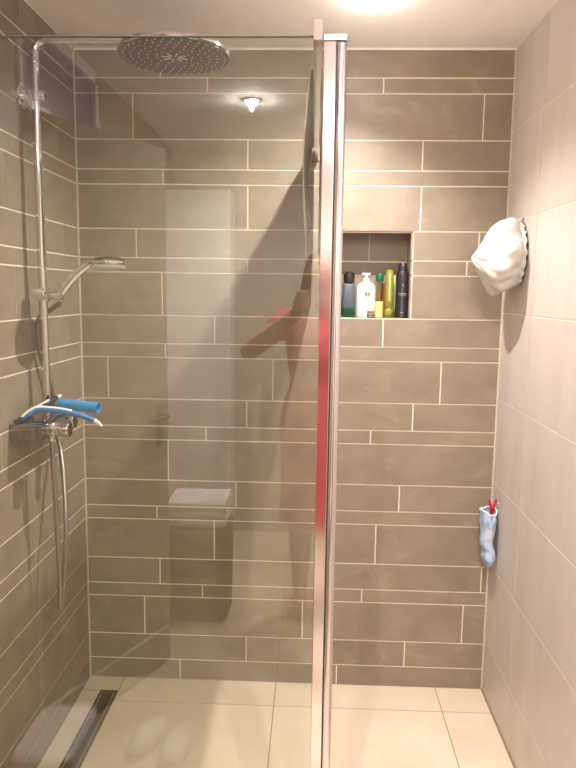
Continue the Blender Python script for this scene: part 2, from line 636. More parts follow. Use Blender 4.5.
ZG = 1.957
scr_part('glass_pane', bx((0.012, YG - 0.004, 0.012), (0.864, YG + 0.004, ZG)), 'glass')
scr_part('glass_edge', bx((0.022, YG - 0.0042, ZG), (0.853, YG + 0.0042, ZG + 0.0015)), 'edge_green')
scr_part('wall_profile', bx((0.001, YG - 0.014, 0.002), (0.022, YG + 0.014, ZG), 0.002), 'alu')
scr_part('bottom_seal', bx((0.022, YG - 0.006, 0.001), (0.86, YG + 0.006, 0.013)), 'grey_plastic')


def lean(bm):
    for v in bm.verts:
        v.co.x += (1.95 - v.co.z) * 0.0
    return bm


scr_part('end_post', lean(bx((0.853, YG - 0.018, 0.002), (0.8757, YG + 0.018, 1.944), 0.0012)), 'alu')
# rounded hinge bar: semicircular front
bm = bmesh.new()
prof = [(0.8770, 0.012), (0.8770, -0.012), (0.8785, -0.0175), (0.8820, -0.0195), (0.8865, -0.0200), (0.8910, -0.0190), (0.8940, -0.0165), (0.8955, -0.0120), (0.8955, 0.012)]
lo_, hi_ = [bm.verts.new((x, YG + y, 0.012)) for x, y in prof], [bm.verts.new((x, YG + y, 1.941)) for x, y in prof]
bm.faces.new(lo_); bm.faces.new(hi_[::-1])
for k in range(len(prof)):
    k2 = (k + 1) % len(prof)
    bm.faces.new((lo_[k], hi_[k], hi_[k2], lo_[k2]))
scr_part('hinge_bar', lean(bm), 'alu', True)
scr_part('gasket', lean(bx((0.8750, YG - 0.010, 0.004), (0.8772, YG + 0.012, 1.94))), 'dark_part_and_shade')
bm = bx((0.852, YG - 0.020, 1.944), (0.8958, YG + 0.018, 1.9565), 0.0015)
scr_part('top_cap', bm, 'alu_cap')
scr_part('cap_under_shade', bx((0.8765, YG - 0.0165, 1.939), (0.8956, YG + 0.012, 1.9445)), 'dark_part_and_shade')  # dark strip standing in for the shade under the top cap
# brace bar from the head of the post to the back wall
scr_part('brace_bar', bx((0.8335, YG - 0.022, 1.944), (0.8508, -0.004, 1.981), 0.001), 'alu')
scr_part('brace_wall_plate', bx((0.827, -0.005, 1.940), (0.857, -0.0003, 1.996), 0.001), 'alu_cap')

# towel hanging over the brace bar, its edge towards the room
bm = bmesh.new()
NY, NV = 44, 40
grid = {}
for i in range(NY + 1):
    q = i / NY
    yy = -0.872 + q * 0.815
    lft = 0.30 + 0.05 * math.sin(5.5 * q + 0.6) - 0.02 * q       # drop of the bathroom-left layer
    if q < 0.06:
        lft += 0.03
    rgt = 0.392 + 0.012 * math.sin(7 * q)
    top = 0.024
    tot = lft + rgt + top
    for j in range(NV + 1):
        d_ = tot * j / NV
        wav = math.sin(17 * q + 0.5)
        if d_ < rgt:
            k = (rgt - d_)
            x = 0.8545 + 0.0025 * (1 + math.sin(13 * q + 6 * k)) * min(1, k * 4)
            z = 1.9835 - k
        elif d_ < rgt + top:
            a = (d_ - rgt) / top
            x = 0.8545 - 0.0255 * a
            z = 1.9835 + 0.0012 * math.sin(PI * a)
        else:
            k = d_ - rgt - top
            f = k / lft
            x = 0.829 - 0.012 * math.sin(PI * min(1, f * 0.95)) - 0.0035 * (1 + wav) * f
            z = 1.9835 - k
        grid[i, j] = bm.verts.new((x, yy + 0.006 * math.sin(9 * z + 3), z))
for i in range(NY):
    for j in range(NV):
        bm.faces.new((grid[i, j], grid[i + 1, j], grid[i + 1, j + 1], grid[i, j + 1]))
o = link('towel', bm, 'cloth_grey', None, True, 80)
sm = o.modifiers.new('thickness', 'SOLIDIFY'); sm.thickness = 0.0028; sm.offset = 0
tag(o, 'thin pale towel draped over the brace bar of the glass screen', 'towel')

# ================================================================== SHOWER COLUMN (left wall)
RX, RY = 0.047, -0.45
col = empty('shower_column', (RX, RY, 1.075))
tag(col, 'chrome overhead shower column with round head on brown tiled wall', 'shower')
co = Vector((RX, RY, 1.075))


def col_part(name, bm, mat, parent=None, smooth=True, angle=35):
    bmesh.ops.translate(bm, verts=bm.verts, vec=-co)
    return link(name, bm, mat, parent or col, smooth, angle)


ZT = 2.180
pts = [(RX, RY, 1.09), (RX, RY, 1.5), (RX, RY, ZT - 0.04)]
pts += [(RX + 0.035 * (1 - math.cos(a)), RY, ZT - 0.035 + 0.035 * math.sin(a)) for a in [PI / 2 * k / 8 for k in range(9)]]
pts = pts[:3] + pts[4:]
col_part('riser_rail', TU([(RX, RY, 1.1147), (RX, RY, 1.5), (RX, RY, ZT - 0.036)] + pts[3:] + [(0.20, RY, ZT), (0.440, RY, ZT)], 0.0125, 18), 'chrome')
bm = LA([(0.0135, 0), (0.0145, 0.002), (0.0145, 0.006), (0.0135, 0.008)], (RX, RY, 2.115), n=24)
col_part('rail_joint', bm, 'chrome')
# wall bracket
bm = LA([(0.036, 0.0), (0.036, 0.009), (0.033, 0.012), (0.015, 0.013), (0.0145, 0.030), (0.0145, 0.072), (0.0135, 0.074)], (0.0005, RY, 2.030), (1, 0, 0), 32)
lathe(bm, [(0.0175, -0.014), (0.0175, 0.014)], (RX, RY, 2.030), (0, 0, 1), 24)
col_part('wall_bracket', bm, 'chrome')
# overhead shower
HC = Vector((0.443, RY, 2.135))
HR = 0.157
bm = LA([(HR - 0.004, 0.0), (HR, 0.004), (HR, 0.010), (HR - 0.006, 0.014), (0.06, 0.018), (0.03, 0.026), (0.022, 0.045), (0.0, 0.045)], HC, n=72)
head = col_part('shower_head', bm, 'chrome')
bm = LA([(HR - 0.006, 0.0), (HR - 0.006, -0.0012), (0.0, -0.0012)], HC, n=72)
face = col_part('spray_face', bm, 'spray_face', head)
bm = bmesh.new()
for ring, cnt in ((0.050, 12), (0.075, 18), (0.098, 26), (0.120, 32), (0.141, 38)):
    for k in range(cnt):
        a = 2 * PI * (k + 0.5 * (ring > 0.09)) / cnt
        q = HC + Vector((ring * math.cos(a), ring * math.sin(a), -0.0012))
        lathe(bm, [(0.0024, 0.0), (0.0014, -0.003)], q, (0, 0, 1), 6)
o = col_part('nozzles', bm, 'nozzle', head, False)
o['kind'] = 'stuff'
for k in range(8):
    a = 2 * PI * (k + 0.5) / 8
    q0, q1 = HC + Vector((0.012 * math.cos(a), 0.012 * math.sin(a), -0.002)), HC + Vector((0.036 * math.cos(a), 0.036 * math.sin(a), -0.002))
    col_part('spray_slot', TU([q0, q1], 0.0026, 6), 'nozzle', head, False)

# hand shower
SZ = 1.472
bm = LA([(0.017, -0.02), (0.019, -0.015), (0.019, 0.015), (0.017, 0.02)], (RX, RY, SZ), n=24)
lathe(bm, [(0.013, -0.040), (0.0185, -0.038), (0.0185, -0.017), (0.014, -0.015)], (RX, RY, SZ), (0, 1, 0), 24)
lathe(bm, [(0.012, 0.012), (0.012, 0.035), (0.016, 0.037), (0.016, 0.058), (0.012, 0.060)], (RX, RY, SZ), (0.93, 0, -0.02), 24)
col_part('slider', bm, 'chrome')
hp = curve_pts([(0.096, RY, 1.455), (0.100, RY, 1.475), (0.128, RY, 1.512), (0.165, RY, 1.548), (0.195, RY, 1.566), (0.225, RY, 1.571)], 30)
hand = empty('hand_shower', (0.1, RY, 1.47))
ho = Vector((0.1, RY, 1.47))
tag(hand, 'chrome hand shower with pale spray face held on the column', 'hand shower')
def hand_part(name, bm, mat, parent=None, smooth=True):
    bmesh.ops.translate(bm, verts=bm.verts, vec=-ho)
    return link(name, bm, mat, parent or hand, smooth)
rads = [0.0105 + 0.0030 * math.sin(PI * i / (len(hp) - 1)) for i in range(len(hp))]
hand_part('handle', TU(hp, rads, 16), 'chrome')
hc = Vector((0.243, RY, 1.5655))
hax = Vector((-0.10, 0, -1.0))
bm = LA([(0.056, 0.004), (0.060, 0.0), (0.060, -0.006), (0.050, -0.014), (0.025, -0.0185), (0.0, -0.019)], hc, hax, 40)
hh = hand_part('head', bm, 'chrome')
bm = LA([(0.053, 0.004), (0.050, 0.013), (0.036, 0.020), (0.0, 0.022)], hc, hax, 40)
hand_part('spray_plate', bm, 'grey_plastic', hh)
bm = bmesh.new()
bmesh.ops.create_uvsphere(bm, u_segments=16, v_segments=10, radius=0.009)
for v in bm.verts:
    v.co = Vector((v.co.x * 1.5, v.co.y, v.co.z * 0.9)) + hc + Vector((-0.046, 0.0, -0.019))
hand_part('spray_selector', bm, 'grey_plastic', hh)

# thermostat block
mx = empty('shower_mixer', (0.048, RY, 1.0695))
tag(mx, 'chrome thermostat mixer block with round knobs under the shower rail', 'mixer')
mo = Vector((0.048, RY, 1.0695))
def mx_part(name, bm, mat, parent=None, smooth=True):
    bmesh.ops.translate(bm, verts=bm.verts, vec=-mo)
    return link(name, bm, mat, parent or mx, smooth)
mx_part('body', bx((0.0008, -0.605, 1.0695), (0.093, -0.360, 1.1145), 0.003), 'dark_chrome')
for (ky, L0) in ((-0.548, 0.058), (-0.415, 0.026)):
    bm = LA([(0.0205, 0.0), (0.0205, 0.014), (0.019, 0.016)], (0.093, ky, 1.092), (1, 0, 0), 32)
    k_ = mx_part('knob_collar', bm, 'chrome')
    bm = LA([(0.0195, 0.016), (0.0225, 0.018), (0.0225, L0 - 0.003), (0.021, L0)], (0.093, ky, 1.092), (1, 0, 0), 32)
    mx_part('knob', bm, 'chrome')
    mx_part('knob_end', LA([(0.0205, L0), (0.0195, L0 + 0.0015), (0.0, L0 + 0.0015)], (0.093, ky, 1.092), (1, 0, 0), 32), 'steel')
mx_part('hose_union', LA([(0.011, 0.0), (0.011, -0.018), (0.009, -0.024)], (0.078, -0.500, 1.0695), n=20), 'chrome')

# hose: from the mixer down in a loop and up behind the rail to the hand shower
hs = curve_pts([(0.078, -0.500, 1.045), (0.080, -0.500, 0.96), (0.0835, -0.500, 0.865), (0.0865, -0.500, 0.72), (0.0870, -0.498, 0.60), (0.0835, -0.494, 0.540),
                (0.0810, -0.485, 0.519), (0.0845, -0.476, 0.550), (0.0910, -0.462, 0.66), (0.0910, -0.442, 0.78), (0.073, -0.400, 0.90), (0.044, -0.348, 0.99)], 110)
hs2 = curve_pts([(0.030, -0.338, 1.04), (0.026, -0.338, 1.10), (0.025, -0.358, 1.19), (0.017, -0.405, 1.28), (0.0155, -0.42, 1.34), (0.021, -0.422, 1.40), (0.060, -0.430, 1.428), (0.096, -0.448, 1.448)], 90)
allp = hs + hs2
hose = tag(link('shower_hose', TU(allp, [0.0072 + 0.0004 * (i % 2) for i in range(len(allp))], 12), 'hose', None, True, 80),
           'metal shower hose looping down below the chrome mixer', 'hose')

# ---- things lying on the mixer
# blue tube
t0, t1 = Vector((0.066, -0.400, 1.140)), Vector((0.196, -0.425, 1.1335))
d = (t1 - t0).normalized()
bm = LA([(0.0165, 0.0), (0.0170, 0.003), (0.0170, (t1 - t0).length), (0.0145, (t1 - t0).length), (0.0140, 0.012), (0.0, 0.012)], t0, d, 32)
tag(link('plastic_tube', bm, 'blue', None, True), 'sky blue open ended plastic tube lying on the shower mixer', 'tube')


def razor(pts_, hd, hax_, label, mat_top, mat_h='blue_dark'):
    t = empty('razor', pts_[0])
    tag(t, label, 'razor', )
    o0 = Vector(pts_[0])
    cp = curve_pts(pts_, 36)
    def rp(name, bm, mat, smooth=True):
        bmesh.ops.translate(bm, verts=bm.verts, vec=-o0)
        return link(name, bm, mat, t, smooth)
    n = len(cp)
    rr = [0.0052 + 0.0042 * math.sin(PI * min(1, i / n * 1.1)) for i in range(n)]
    rp('handle', TU(cp[:int(n * 0.86)], rr[:int(n * 0.86)], 12), mat_h)
    rp('tip', TU(cp[int(n * 0.86) - 1:], [max(0.003, r * 1.05 * (1 - 0.5 * (i / 6.0) ** 3)) for i, r in enumerate(rr[int(n * 0.86) - 1:])], 12), 'white_plastic')
    up = [q + Vector((0, -0.004, 0.0070)) for q in cp[:int(n * 0.62)]]
    rp('grip', TU(up, [0.0036] * len(up), 8), mat_top)
    bm = bx((-0.021, -0.006, -0.005), (0.021, 0.006, 0.005), 0.002)
    ax = Vector(hax_).normalized()
    s, u = frame_for(ax)
    mm = Matrix((ax, s, u)).transposed()
    for v in bm.verts:
        v.co = mm @ v.co + Vector(hd)
    rp('head', bm, 'navy')
    return t


razor([(0.030, -0.584, 1.126), (0.046, -0.572, 1.141), (0.064, -0.560, 1.150), (0.098, -0.540, 1.146), (0.140, -0.520, 1.136), (0.178, -0.507, 1.122), (0.212, -0.500, 1.106), (0.229, -0.498, 1.091)],
      (0.026, -0.582, 1.1205), (0.6, 0.8, 0.0), 'blue razor with white grip drooping over the edge of the mixer', 'white_plastic')
razor([(0.028, -0.540, 1.128), (0.045, -0.525, 1.142), (0.068, -0.505, 1.156), (0.078, -0.468, 1.166), (0.086, -0.436, 1.172)],
      (0.024, -0.546, 1.1205), (0.8, 0.6, 0.0), 'navy and white razor lying behind the blue razor on the mixer', 'white_plastic', 'navy')

# ---- linear drain
dr = empty('linear_drain', ((DRX0 + DRX1) / 2, (DRY0 + DRY1) / 2, 0))
tag(dr, 'long dark steel drain channel in the shower floor', 'drain')
do = Vector(dr.location)
bm = bmesh.new()
for a, b in (((DRX0, DRY1, -0.004), (DRX0 + 0.006, DRY0, 0.0012)), ((DRX1 - 0.006, DRY1, -0.004), (DRX1, DRY0, 0.0012)),
             ((DRX0 + 0.006, DRY0 - 0.006, -0.004), (DRX1 - 0.006, DRY0, 0.0012)), ((DRX0 + 0.006, DRY1, -0.004), (DRX1 - 0.006, DRY1 + 0.006, 0.0012))):
    box(bm, a, b)
bmesh.ops.translate(bm, verts=bm.verts, vec=-do)
link('drain_frame', bm, 'drain_dark', dr)
bm = bx((DRX0 + 0.006, DRY1 + 0.006, -0.0042), (DRX1 - 0.006, DRY0 - 0.006, -0.003))
bmesh.ops.translate(bm, verts=bm.verts, vec=-do)
link('channel', bm, 'drain_dark', dr)
bm = bx((DRX0 + 0.012, DRY1 + 0.012, -0.003), (DRX1 - 0.012, DRY0 - 0.012, 0.0006))
bmesh.ops.translate(bm, verts=bm.verts, vec=-do)
link('drain_cover', bm, 'steel', dr)

# ================================================================== NICHE BOTTLES
NZ = NZ0 + 0.002


def thing(name, loc, label, cat, group=None):
    t = empty(name, loc)
    return tag(t, label, cat, group)


def P_(t, name, bm, mat, smooth=True, parent=None):
    return link(name, bm, mat, parent or t, smooth)


t = thing('shampoo_bottle', (0.9685, 0.045, NZ), 'slate grey bottle with black cap and green base in the niche', 'bottle')
S = (1.0, 0.75, 5)
P_(t, 'body', LA([(0.0235, 0.034), (0.0235, 0.115), (0.021, 0.121), (0.010, 0.124)], n=32, sq=S), 'slate_plastic')
P_(t, 'base', LA([(0.022, 0.0), (0.0237, 0.002), (0.0237, 0.034)], n=32, sq=S), 'bottle_green')
P_(t, 'cap', LA([(0.0205, 0.123), (0.0205, 0.150), (0.018, 0.158), (0.009, 0.163), (0.0, 0.163)], n=28), 'black')

t = thing('pump_bottle', (1.030, 0.036, NZ), 'white pump soap bottle with a small printed logo in the niche', 'bottle')
S = (1.0, 0.62, 3.2)
P_(t, 'body', LA([(0.031, 0.0), (0.0333, 0.003), (0.0335, 0.100), (0.031, 0.112), (0.024, 0.121), (0.012, 0.126)], n=40, sq=S), 'white_plastic')
P_(t, 'collar', LA([(0.0115, 0.125), (0.0115, 0.138), (0.008, 0.140), (0.005, 0.141), (0.005, 0.152)], n=24), 'white_plastic')
bm = bx((-0.016, -0.006, 0.151), (0.010, 0.006, 0.158), 0.002)
box(bm, (0.006, -0.005, 0.153), (0.0145, 0.005, 0.158), 0.001)
P_(t, 'pump_head', bm, 'white_plastic')
P_(t, 'logo', bx((-0.006, -0.0222, 0.081), (0.0035, -0.0205, 0.090)), 'print_dark', False)
P_(t, 'logo', bx((0.0045, -0.0222, 0.081), (0.0130, -0.0205, 0.090)), 'print_red', False)
P_(t, 'logo_line', bx((-0.006, -0.0222, 0.0765), (0.0130, -0.0205, 0.0785)), 'print_grey', False)

t = thing('small_jar', (1.0475, 0.014, NZ), 'small smoky glass jar in front of the white pump bottle', 'jar')
P_(t, 'body', LA([(0.0125, 0.0), (0.0145, 0.002), (0.0145, 0.014), (0.012, 0.017)], n=28), 'smoke')
P_(t, 'lid', LA([(0.0125, 0.016), (0.0130, 0.018), (0.0130, 0.023), (0.011, 0.025), (0.0, 0.025)], n=28), 'smoke')

t = thing('lotion_bottle', (1.0785, 0.040, NZ), 'clear bottle half filled with yellow lotion under a green cap', 'bottle')
P_(t, 'contents', LA([(0.013, 0.0), (0.0147, 0.002), (0.0147, 0.058)], n=28), 'yellow')
P_(t, 'body', LA([(0.0145, 0.0585), (0.0143, 0.122), (0.011, 0.129)], n=28), 'clear_plastic')
P_(t, 'inner_straw', TU([(0, 0, 0.0585), (0, 0, 0.128)], 0.0035, 8), 'amber')
P_(t, 'cap', LA([(0.0135, 0.129), (0.0145, 0.131), (0.0145, 0.153), (0.013, 0.156), (0.0, 0.156)], n=28), 'green_cap')

t = thing('oil_bottle', (1.0945, 0.075, NZ), 'slim amber oil bottle behind the yellow lotion', 'bottle')
P_(t, 'body', LA([(0.010, 0.0), (0.0115, 0.002), (0.0115, 0.100), (0.006, 0.112)], n=24), 'amber')
P_(t, 'cap', LA([(0.007, 0.112), (0.007, 0.124), (0.0, 0.125)], n=20), 'amber')

t = thing('shampoo_tube', (1.1130, 0.036, NZ), 'olive green shampoo bottle standing on its round cap', 'bottle')
P_(t, 'cap', LA([(0.012, 0.0), (0.0150, 0.004), (0.0155, 0.018), (0.0140, 0.028), (0.010, 0.033)], n=28), 'olive')
P_(t, 'body', LA([(0.010, 0.033), (0.0125, 0.038), (0.0140, 0.070), (0.0140, 0.140), (0.0125, 0.166), (0.0100, 0.170)], n=32, sq=(1, 0.72, 2.6)), 'olive')
P_(t, 'label_strip', bx((-0.003, -0.0108, 0.060), (0.003, -0.0098, 0.155)), 'olive_light', False)

t = thing('conditioner_tube', (1.1300, 0.072, NZ), 'pale green striped tube leaning between shampoo and black can', 'tube')
bm = bmesh.new()
rings = []
for i in range(15):
    s = i / 14
    wx = 0.0135 * (0.75 + 0.25 * s)
    wy = 0.011 * (1 - 0.85 * s)
    cx_ = 0.004 * math.sin(PI * s)
    rings.append([bm.verts.new((cx_ + wx * math.cos(a), wy * math.sin(a), 0.022 + s * 0.130)) for a in [2 * PI * k / 20 for k in range(20)]])
for a, b in zip(rings, rings[1:]):
    for k in range(20):
        bm.faces.new((a[k], a[(k + 1) % 20], b[(k + 1) % 20], b[k]))
bm.faces.new(rings[0][::-1]); bm.faces.new(rings[-1])
P_(t, 'body', bm, 'olive_light')
P_(t, 'cap', LA([(0.011, 0.0), (0.012, 0.002), (0.012, 0.022), (0.010, 0.0225)], n=24), 'olive')

t = thing('spray_can', (1.1595, 0.040, NZ), 'tall black spray can with domed cap at the niche corner', 'spray can')
P_(t, 'body', LA([(0.0225, 0.0), (0.0245, 0.002), (0.0245, 0.006), (0.0238, 0.008), (0.0238, 0.146), (0.0225, 0.156), (0.0185, 0.166)], n=40), 'black_can')
P_(t, 'cap', LA([(0.0180, 0.166), (0.0172, 0.172), (0.0158, 0.188), (0.0125, 0.195), (0.0, 0.196)], n=32), 'black')
P_(t, 'nozzle', bx((-0.004, -0.016, 0.182), (0.004, -0.008, 0.190), 0.001), 'print_dark')
# grey print on the curved front of the can
def can_print(z0, z1, a0, a1, name='print'):
    bm = bmesh.new()
    n = 8
    va = [[bm.verts.new((0.0241 * math.sin(a0 + (a1 - a0) * k / n), -0.0241 * math.cos(a0 + (a1 - a0) * k / n), z)) for k in range(n + 1)] for z in (z0, z1)]
    for k in range(n):
        bm.faces.new((va[0][k], va[0][k + 1], va[1][k + 1], va[1][k]))
    P_(t, name, bm, 'print_grey')
for k in range(9):
    a = -0.62 + k * 0.135
    can_print(0.0845, 0.0885, a, a + 0.095, 'print_letter')
can_print(0.080, 0.0812, -0.55, 0.52, 'print_line')
for k in range(4):
    can_print(0.018, 0.0205, -0.30 + k * 0.14, -0.30 + k * 0.14 + 0.10, 'print_letter')
can_print(0.112, 0.120, -0.05, 0.05, 'print_mark')

# ================================================================== SHOWER CAP on the right wall
capo = Vector((1.497, -0.185, 1.615))
t = thing('shower_bonnet', capo, 'white gathered shower cap hanging on the beige tiled wall', 'shower cap')
# profile stations: x offset from wall side, z top, z bottom (relative to centre), half depth in y
st = [(0.0060, 0.100, -0.095, 0.075), (0.001, 0.104, -0.100, 0.082), (-0.004, 0.094, -0.092, 0.072), (-0.012, 0.104, -0.098, 0.082), (-0.026, 0.114, -0.104, 0.096),
      (-0.042, 0.117, -0.112, 0.104), (-0.060, 0.113, -0.124, 0.104), (-0.078, 0.096, -0.122, 0.096), (-0.096, 0.072, -0.102, 0.082),
      (-0.113, 0.046, -0.076, 0.064), (-0.128, 0.022, -0.050, 0.044), (-0.139, 0.006, -0.030, 0.024), (-0.145, -0.006, -0.016, 0.006)]
bm = bmesh.new()
NA = 96
rings = []
for i, (x, zt, zb, hy) in enumerate(st):
    cz, hz = (zt + zb) / 2, (zt - zb) / 2
    f = i / (len(st) - 1)
    ring = []
    for k in range(NA):
        a = 2 * PI * k / NA
        ruff = (0.030 * math.sin(19 * a + 2 * math.sin(2 * a)) + 0.022 * math.sin(31 * a + 1 + math.sin(5 * a))) * max(0, 1 - f * 2.6) * (1.0 if i < 2 else 0.7)
        fold = 0.05 * math.sin(5 * a + 9 * f) * math.sin(PI * f) + 0.03 * math.sin(9 * a - 14 * f + 1.3) * math.sin(PI * f)
        nz = 0.05 * noise.noise(Vector((2.6 * math.cos(a), 2.6 * math.sin(a), 5 * f)))
        s = 1 + ruff + (fold + nz) * 1.15 + 0.022 * math.sin(13 * a + 2 * math.sin(3 * a)) * math.sin(PI * min(1, f * 1.15))
        xx = x + (0.0025 * math.sin(17 * a + 2) if i < 3 else 0.007 * noise.noise(Vector((3 * math.cos(a), 3 * math.sin(a), 3 + 6 * f))))
        ring.append(bm.verts.new((xx, hy * s * math.sin(a), cz + hz * s * math.cos(a))))
    rings.append(ring)
for a, b in zip(rings, rings[1:]):
    for k in range(NA):
        bm.faces.new((a[k], a[(k + 1) % NA], b[(k + 1) % NA], b[k]))
bm.faces.new(rings[-1])
o = P_(t, 'cap_fabric', bm, 'cap_cloth')
o.data.set_sharp_from_angle(angle=math.radians(70))
sm = o.modifiers.new('smooth', 'SUBSURF'); sm.levels = 1; sm.render_levels = 1
bm = bmesh.new()
pp = [Vector((-0.0065, 0.072 * math.sin(a), 0.001 + 0.088 * math.cos(a))) for a in [2 * PI * k / 48 for k in range(49)]]
P_(t, 'elastic_band', TU(pp, 0.0022, 8), 'cap_cloth')
P_(t, 'hanging_loop', TU(curve_pts([(0.001, -0.004, 0.090), (0.0035, -0.006, 0.112), (0.0035, 0.006, 0.112), (0.001, 0.004, 0.090)], 18), 0.0018, 8), 'cap_cloth')

hk = thing('wall_hook', (W, -0.193, 1.722), 'small chrome hook holding the white shower cap', 'hook')
P_(hk, 'plate', LA([(0.012, 0.0), (0.012, -0.003), (0.010, -0.004)], (0, 0, 0), (1, 0, 0), 20), 'chrome')
P_(hk, 'prong', TU(curve_pts([(-0.003, 0, 0.0), (-0.010, 0, -0.004), (-0.014, 0, 0.0), (-0.015, 0, 0.008)], 12), 0.003, 10), 'chrome')

# ================================================================== WASHING MITT with peg
mo_ = Vector((1.4765, -0.078, 0.729))
t = thing('washing_mitt', mo_, 'light blue terry washing mitt hanging on the beige wall', 'washing mitt')
bm = bmesh.new()
NA = 40
secs = []
for i in range(25):
    s = i / 24
    z = -0.192 * s
    hx = 0.0255 - 0.002 * s + 0.002 * math.sin(7 * s + 1)
    cx_ = 0.0 + 0.006 * s + (-0.006 * math.exp(-((s - 0.58) / 0.10) ** 2))
    if s > 0.68:
        hx -= 0.002
        cx_ += 0.003
    hy = 0.045 + 0.004 * math.sin(9 * s)
    if s > 0.93:
        hx *= 0.75; hy *= 0.85
    ring = []
    for k in range(NA):
        a = 2 * PI * k / NA
        nn = 1 + 0.14 * noise.noise(Vector((2.2 * math.cos(a), 2.2 * math.sin(a), 6 * s)))
        ring.append(bm.verts.new((cx_ + hx * nn * math.cos(a), hy * nn * math.sin(a), z + (0.006 * math.sin(2 * a + 0.6) if i < 2 else 0) + 0.004 * noise.noise(Vector((3 * math.cos(a), 3 * math.sin(a), 9))))))
    secs.append(ring)
for a, b in zip(secs, secs[1:]):
    for k in range(NA):
        bm.faces.new((a[k], a[(k + 1) % NA], b[(k + 1) % NA], b[k]))
bm.faces.new(secs[-1])
hem_pts = [v.co.copy() for v in secs[0]]
o = P_(t, 'mitt_fabric', bm, 'mitt')
o.data.set_sharp_from_angle(angle=math.radians(80))
P_(t, 'hem', TU(hem_pts + [hem_pts[0]], 0.0028, 8), 'mitt_hem')

t = thing('clothes_peg', (1.490, -0.075, 0.733), 'red plastic clothes peg pinching the blue washing mitt', 'clothes peg')
for s in (-1, 1):
    bm = TU(curve_pts([(0.0015 * s, 0, -0.018), (0.004 * s, 0, 0.0), (0.005 * s, 0, 0.010), (0.013 * s, 0.002 * s, 0.036)], 14), [0.0042] * 15, 8)
    P_(t, 'jaw', bm, 'red')
P_(t, 'spring', LA([(0.005, -0.005), (0.0055, 0.0), (0.005, 0.005)], (0, 0, 0.006), (0, 1, 0), 16), 'red')
hk2 = thing('wall_hook', (W, -0.075, 0.752), 'small chrome hook behind the red clothes peg', 'hook')
P_(hk2, 'plate', LA([(0.009, 0.0), (0.009, -0.003), (0.007, -0.004)], (0, 0, 0), (1, 0, 0), 20), 'chrome')
P_(hk2, 'prong', TU([(-0.003, 0, 0), (-0.014, 0, 0.0), (-0.016, 0, 0.006)], 0.0025, 10), 'chrome')

# ================================================================== BEHIND THE SCREEN'S CAMERA SIDE (mirrored in glass and chrome)
# tall white cupboard at the rear wall
t = thing('tall_cupboard', (0.19, -3.74, 0), 'tall white lacquered cupboard against the rear wall', 'cupboard')
P_(t, 'body', bx((-0.182, -0.10, 0.06), (0.182, 0.12, 2.05), 0.003), 'white_paint', False)
P_(t, 'plinth', bx((-0.175, -0.10, 0.0), (0.175, 0.105, 0.06)), 'dark_part_and_shade', False)
P_(t, 'cupboard_door', bx((-0.180, 0.122, 0.065), (0.180, 0.140, 2.045), 0.002), 'white_paint', False)

# wicker basket with towels
t = thing('laundry_basket', (0.335, -2.78, 0), 'brown wicker laundry basket under white towels', 'basket')
bm = bmesh.new()
for k in range(14):
    z = 0.006 + k * 0.031
    f = 0.92 + 0.08 * k / 13
    pp = [(0.135 * f * (abs(math.cos(a)) ** 0.4) * (1 if math.cos(a) >= 0 else -1), 0.13 * f * (abs(math.sin(a)) ** 0.4) * (1 if math.sin(a) >= 0 else -1), z + 0.012) for a in [2 * PI * j / 40 for j in range(41)]]
    tube(bm, pp, 0.0175, 8)
P_(t, 'wicker_wall', bm, 'wicker')
P_(t, 'base', bx((-0.12, -0.115, 0.0), (0.12, 0.115, 0.02)), 'wicker', False)
for k in range(3):
    t = tag(link('folded_towel', bx((-0.135, -0.12, 0), (0.135, 0.12, 0.038), 0.016), 'towel', None, True),
            ('folded white towel lying lowest on the wicker basket', 'folded white towel between two others on the wicker basket', 'folded white towel on top of the stack on the basket')[k], 'towel')
    t.location = (0.335, -2.78, 0.4425 + 0.0385 * k)

# white bin by the left wall
t = thing('waste_bin', (0.163, -1.45, 0), 'small white plastic waste bin by the brown wall', 'bin')
P_(t, 'body', LA([(0.066, 0.0), (0.075, 0.01), (0.080, 0.27), (0.078, 0.275)], n=32, sq=(1, 1.45, 7)), 'white_plastic')
P_(t, 'lid', LA([(0.082, 0.275), (0.082, 0.292), (0.076, 0.298), (0.0, 0.300)], n=32, sq=(1, 1.45, 7)), 'white_plastic')

# slippers
def slipper(loc, rz, label):
    t = thing('slipper', loc, label, 'slipper', 'pair of white slippers')
    t.rotation_euler = (0, 0, rz)
    bm = bmesh.new()
    lo_, hi_ = [], []
    for k in range(36):
        a = 2 * PI * k / 36
        yv = 0.115 * math.sin(a)
        xv = 0.042 * math.cos(a) * (1 + 0.22 * math.sin(a))
        lo_.append(bm.verts.new((xv, yv, 0.0)))
        hi_.append(bm.verts.new((xv, yv, 0.016)))
    bm.faces.new(lo_[::-1]); bm.faces.new(hi_)
    for k in range(36):
        bm.faces.new((lo_[k], lo_[(k + 1) % 36], hi_[(k + 1) % 36], hi_[k]))
    P_(t, 'sole', bm, 'towel', False)
    bm = bmesh.new()
    rows = []
    for i in range(9):
        s = i / 8
        yv = 0.0 + 0.112 * s
        wx = 0.044 * (1 + 0.22 * yv / 0.115) * math.sqrt(max(0.02, 1 - (yv / 0.1165) ** 2))
        hz = 0.05 * math.sqrt(max(0.05, 1 - s * s * 0.9))
        rows.append([bm.verts.new((wx * math.cos(b), yv, 0.012 + hz * math.sin(b))) for b in [PI * j / 14 for j in range(15)]])
    for a, b in zip(rows, rows[1:]):
        for k in range(14):
            bm.faces.new((a[k], a[k + 1], b[k + 1], b[k]))
    o = P_(t, 'upper', bm, 'towel')
    q = o.modifiers.new('thickness', 'SOLIDIFY'); q.thickness = 0.005
    return t


slipper((0.315, -1.84, 0), 0.25, 'white slipper on the cream floor, the one closer to the waste bin')
slipper((0.420, -1.80, 0), 0.05, 'white slipper on the cream floor, the one farther from the waste bin')


